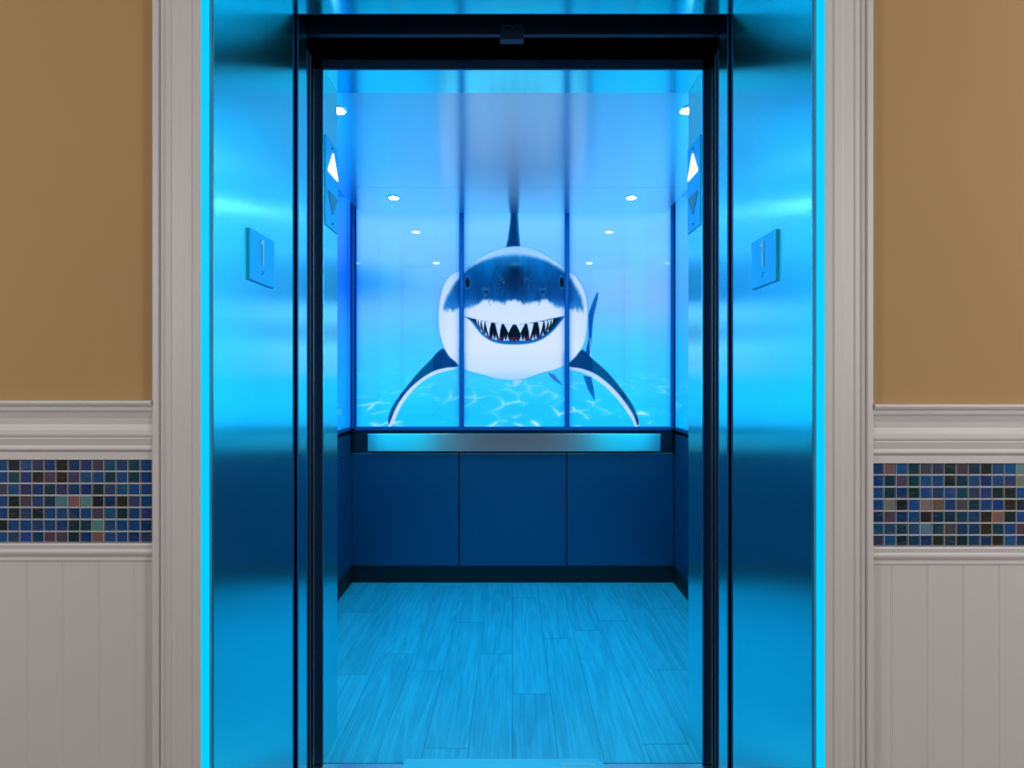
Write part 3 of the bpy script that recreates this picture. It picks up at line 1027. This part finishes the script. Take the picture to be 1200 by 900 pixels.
def front_panel(s):
    """glowing panel on the inside of the cab front wall, beside the doorway"""
    nm = 'left' if s < 0 else 'right'
    x0, x1 = 0.66, 0.90
    root = empty('backlit_mural', (s * (x0 + x1) / 2, YR1, ZP0), 'glowing underwater mural inside the cab, %s of the doorway' % nm, 'mural',
                 'underwater murals on the cab front wall')
    nx, nz = 40, 160
    gx = np.linspace(s * x0, s * x1, nx + 1)
    gz = np.linspace(ZP0, 2.10, nz + 1)
    GX, GZ = np.meshgrid(gx, gz)
    V = np.stack([GX.ravel() - root.location.x, np.full(GX.size, 0.021), GZ.ravel() - ZP0], 1)
    i = np.arange(nx * nz)
    a = (i // nx) * (nx + 1) + i % nx
    Fc = np.stack([a, a + 1, a + nx + 2, a + nx + 1], 1)
    if s > 0:
        Fc = Fc[:, ::-1]
    me = bpy.data.meshes.new('printed_face')
    me.vertices.add(len(V))
    me.vertices.foreach_set('co', V.ravel())
    me.loops.add(Fc.size)
    me.loops.foreach_set('vertex_index', Fc.ravel())
    me.polygons.add(len(Fc))
    me.polygons.foreach_set('loop_start', np.arange(0, Fc.size, 4))
    me.update(calc_edges=True)
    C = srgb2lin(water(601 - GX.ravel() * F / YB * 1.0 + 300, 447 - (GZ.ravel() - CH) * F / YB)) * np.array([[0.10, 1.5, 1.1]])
    col = np.ones((len(V), 4), np.float32)
    col[:, :3] = C
    ca = me.color_attributes.new('print', 'FLOAT_COLOR', 'POINT')
    ca.data.foreach_set('color', col.ravel())
    me.materials.append(M_door_side)
    o = bpy.data.objects.new('printed_face', me)
    S.collection.objects.link(o)
    o.parent = root
    a, b_ = sorted((s * x0, s * x1))
    child('light_box', B(a, b_, YR1 + 0.001, YR1 + 0.02, ZP0, 2.10), M_glass_edge, root)
front_panel(-1)
front_panel(1)

# joint bars between and around the mural panels
jb = empty('mural_surround', (0, YB, 0.89), 'slim blue metal bars framing the glowing mural on the cab back wall', 'mural frame')
for px in (541.0, 664.5):
    xx = (px - 601) * YB / F
    child('joint_bar', B(xx - 0.0105, xx + 0.0105, YB - 0.003, YB + 0.03, ZP0, ZP1, bev=0.002), M_trimbar, jb)
for s in (-1, 1):
    a, b_ = sorted((s * 0.917, s * 0.9365))
    child('corner_bar', B(a, b_, YB - 0.016, YB + 0.03, ZP0 - 0.012, 2.295, bev=0.003), M_trimbar, jb)
    a, b_ = sorted((s * 0.9365, s * 0.967))
    child('corner_bar', B(a, b_, 3.294, YB - 0.018, ZP0 - 0.012, 2.295, bev=0.003), M_trimbar, jb)
child('bottom_bar', B(-0.917, 0.917, YB - 0.016, YB + 0.03, ZP0 - 0.022, ZP0 - 0.001, bev=0.003), M_trimbar, jb)
for s in (-1, 1):
    nm = 'left' if s < 0 else 'right'
    a, b_ = sorted((s * (XC - 0.002), s * (XC + 0.03)))
    t = obj('mural_surround', B(a, b_, 1.895, YB - 0.02, ZP0 - 0.022, ZP0 - 0.001, bev=0.002), M_trimbar)
    tag(t, 'slim blue metal bar along the bottom of the %s side mural panels' % nm, 'mural frame')

# dark recess behind the handrail
struct(obj('trim_8', B(-XC + 0.005, XC - 0.005, YB + 0.012, YB + 0.03, 0.752, 0.8865), M_recess), 'dark recess behind the rear handrail')

# lower wall panels
XE = 0.915
for i, (p0, p1, lb) in enumerate(((411.5, 537.4, 'left'), (538.6, 663.4, 'middle'), (664.6, 789.5, 'right'))):
    x0, x1 = [(p - 601) * YB / F for p in (p0, p1)]
    r = empty('cab_wainscot', ((x0 + x1) / 2, YB, 0.0995), '%s dark blue metal panel below the handrail on the cab back wall' % lb, 'wall panel', 'lower back wall panels of the cab')
    child('panel_face', B(x0, x1, YB, YB + 0.02, 0.0995, 0.748, bev=0.0012), M_lower, r)
    child('top_edge', B(x0, x1, YB - 0.0015, YB + 0.018, 0.7485, 0.7545, bev=0.001), M_steel, r)
for s in (-1, 1):
    nm = 'left' if s < 0 else 'right'
    a, b_ = sorted((s * (XC - 0.003), s * (XC + 0.02)))
    r = empty('cab_wainscot', (s * XC, 2.6, 0.0995), 'dark blue metal panel low on the %s cab side wall' % nm, 'wall panel', 'lower side wall panels of the cab')
    child('panel_face', B(a, b_, 1.895, YB - 0.012, 0.0995, 0.752, bev=0.0012), M_lower, r)
    a, b_ = sorted((s * (XC - 0.004), s * (XC + 0.02)))
    r = empty('side_ledge', (s * XC, 2.6, 0.755), 'satin metal ledge band above the lower %s side panel of the cab' % nm, 'ledge')
    child('ledge_face', B(a, b_, 1.895, YB - 0.03, 0.755, 0.8645, bev=0.0015), M_lower, r)
    child('ledge_cap', B(a, b_, 1.895, YB - 0.03, 0.865, 0.868, bev=0.001), M_steel, r)
# toe kick
struct(obj('baseboard_back', B(-XC + 0.005, XC - 0.005, YB + 0.004, YB + 0.03, 0.0005, 0.099), M_black))
struct(obj('baseboard_left', B(-XC - 0.02, -XC + 0.004, 1.895, YB, 0.0005, 0.099), M_black))
struct(obj('baseboard_right', B(XC - 0.004, XC + 0.02, 1.895, YB, 0.0005, 0.099), M_black))

# rear handrail
hr = empty('handrail', (0, 3.26, 0.82), 'flat brushed steel handrail across the cab back wall under the shark mural', 'handrail')
child('rail_bar', B(-0.8275, 0.8425, 3.255, 3.263, 0.7725, 0.873, bev=0.002), M_rail, hr)
for x in (-0.6, 0.0, 0.6):
    bm = bmesh.new()
    disc(bm, (x, 3.2975, 0.823), 0.011, 0.069, 'y', 20)
    child('bracket', bm, M_steel, hr)

# ------------------------------------------------------------------ lanterns on the returns
def lantern(s):
    nm = 'left' if s < 0 else 'right'
    xf = s * (XJ - 0.004)
    r = empty('direction_lantern', (s * XJ, 1.824, 1.795), 'hall lantern plate on the %s side of the cab doorway with lit up arrow' % nm, 'direction lantern')
    a, b_ = sorted((s * (XJ - 0.004), s * (XJ - 0.0002)))
    child('plate', B(a, b_, 1.760, 1.886, 1.655, 1.932, bev=0.0012), M_plate, r)
    def tri(pts, m, name, t0, t1):
        bm = bmesh.new()
        a_, b2 = sorted((s * (XJ - t0), s * (XJ - t1)))
        P = []
        n = len(pts)
        for i in range(n):          # round the corners
            p, q, u = Vector(pts[i - 1]), Vector(pts[i]), Vector(pts[(i + 1) % n])
            d1, d2 = (p - q).normalized() * .012, (u - q).normalized() * .012
            for k in range(5):
                tt = k / 4
                P.append(tuple((q + d1) * (1 - tt) ** 2 + q * 2 * tt * (1 - tt) + (q + d2) * tt ** 2))
        prism(bm, P, 'x', a_, b2)
        return child(name, bm, m, r)
    tri([(1.775, 1.826), (1.884, 1.826), (1.8295, 1.905)], M_lens_on, 'up_arrow', 0.0065, 0.0035)
    tri([(1.776, 1.768), (1.880, 1.768), (1.828, 1.698)], M_lens_off, 'down_arrow', 0.0055, 0.0035)
    for z in (1.914, 1.673):
        bm = bmesh.new()
        disc(bm, (s * (XJ - 0.0045), 1.825, z), 0.0035, 0.003, 'x', 16)
        child('screw', bm, M_plate_dark, r)
lantern(-1)
lantern(1)

# ------------------------------------------------------------------ floor number signs on the jambs
def number_sign(s):
    nm = 'left' if s < 0 else 'right'
    yc, zc = 1.311, (1.450 if s < 0 else 1.447)
    hw, hh = 0.064, 0.0565
    X0, X1_ = (XJ - 0.0065), (XJ - 0.0003)
    r = empty('floor_sign', (s * XJ, yc, zc), 'square metal floor sign with raised number 1 on the %s door jamb' % nm, 'floor sign')
    a, b_ = sorted((s * X0, s * X1_))
    child('plate', B(a, b_, yc - hw, yc + hw, zc - hh, zc + hh, bev=0.001), M_plate, r)
    # digit 1: stem with a flag on its left; on the left wall the reader's left is -y, on the right wall +y
    d = -1 if s < 0 else 1
    pts = [(0.004, -0.026), (0.004, 0.033), (-0.001, 0.033), (-0.012, 0.026), (-0.012, 0.019), (-0.003, 0.022), (-0.003, -0.026)]
    P = [(yc - 0.002 + (-d) * p[0], zc + 0.012 + p[1]) for p in pts]
    bm = bmesh.new()
    a, b_ = sorted((s * (X0 - 0.0022), s * (X0 + 0.0002)))
    prism(bm, P, 'x', a, b_)
    child('raised_digit', bm, M_digit, r)
    bm = bmesh.new()
    # braille: number sign then the letter a
    dots = [(-.006, -.0), (-.006 + .005, 0), (-.006 + .005, -.0035), (-.006 + .005, -.007), (-.006, -.007), (.006, 0)]
    for (u, v) in dots[1:]:
        disc(bm, (s * (X0 - 0.0004), yc + (-d) * u, zc - 0.028 + v), 0.0011, 0.0012, 'x', 10)
    child('braille', bm, M_plate_dark, r)
number_sign(-1)
number_sign(1)

# ------------------------------------------------------------------ case lying over the sill
case = empty('flat_case', (-0.027, 1.6, 0.0), 'pale flat case lying across the elevator threshold with small print upside down', 'case')
bm = bmesh.new()
cx0, cx1, cy0, cy1 = -0.326, 0.272, 1.40, 1.728
pts = []
def corner(cx, cy, r, a0):
    for k in range(7):
        a = math.radians(a0 + 90 * k / 6)
        pts.append((cx + r * math.cos(a), cy + r * math.sin(a)))
corner(cx1 - .03, cy1 - .03, .03, 0)
corner(cx0 + .008, cy1 - .008, .008, 90)
corner(cx0 + .02, cy0 + .02, .02, 180)
corner(cx1 - .02, cy0 + .02, .02, 270)
prism(bm, pts, 'z', 0.001, 0.03)
top = [f for f in bm.faces if abs(f.calc_center_median().z - 0.03) < 1e-4 and len(f.verts) > 6]
es = [e for f in top for e in f.edges]
bmesh.ops.bevel(bm, geom=es, offset=0.002, segments=2, affect='EDGES')
child('case_body', bm, M_case, case)
def text_mesh(name, body, size, loc, rz, parent):
    cu = bpy.data.curves.new('lettering', 'FONT')
    cu.body = body
    cu.size = size
    cu.extrude = 0.0002
    cu.align_x = 'LEFT'
    t = bpy.data.objects.new('lettering', cu)
    S.collection.objects.link(t)
    dg = bpy.context.evaluated_depsgraph_get()
    me = bpy.data.meshes.new_from_object(t.evaluated_get(dg))
    bpy.data.objects.remove(t)
    bpy.data.curves.remove(cu)
    me.materials.clear()
    me.materials.append(M_text)
    o = bpy.data.objects.new(name, me)
    o.location = Vector(loc) - Vector(parent.location)
    o.rotation_euler = (0, 0, rz)
    S.collection.objects.link(o)
    o.parent = parent
text_mesh('lettering', 'light stand mount', 0.0145, (0.246, 1.706, 0.0303), math.pi, case)
text_mesh('lettering', 'accessory storage pouch', 0.0145, (0.246, 1.688, 0.0303), math.pi, case)
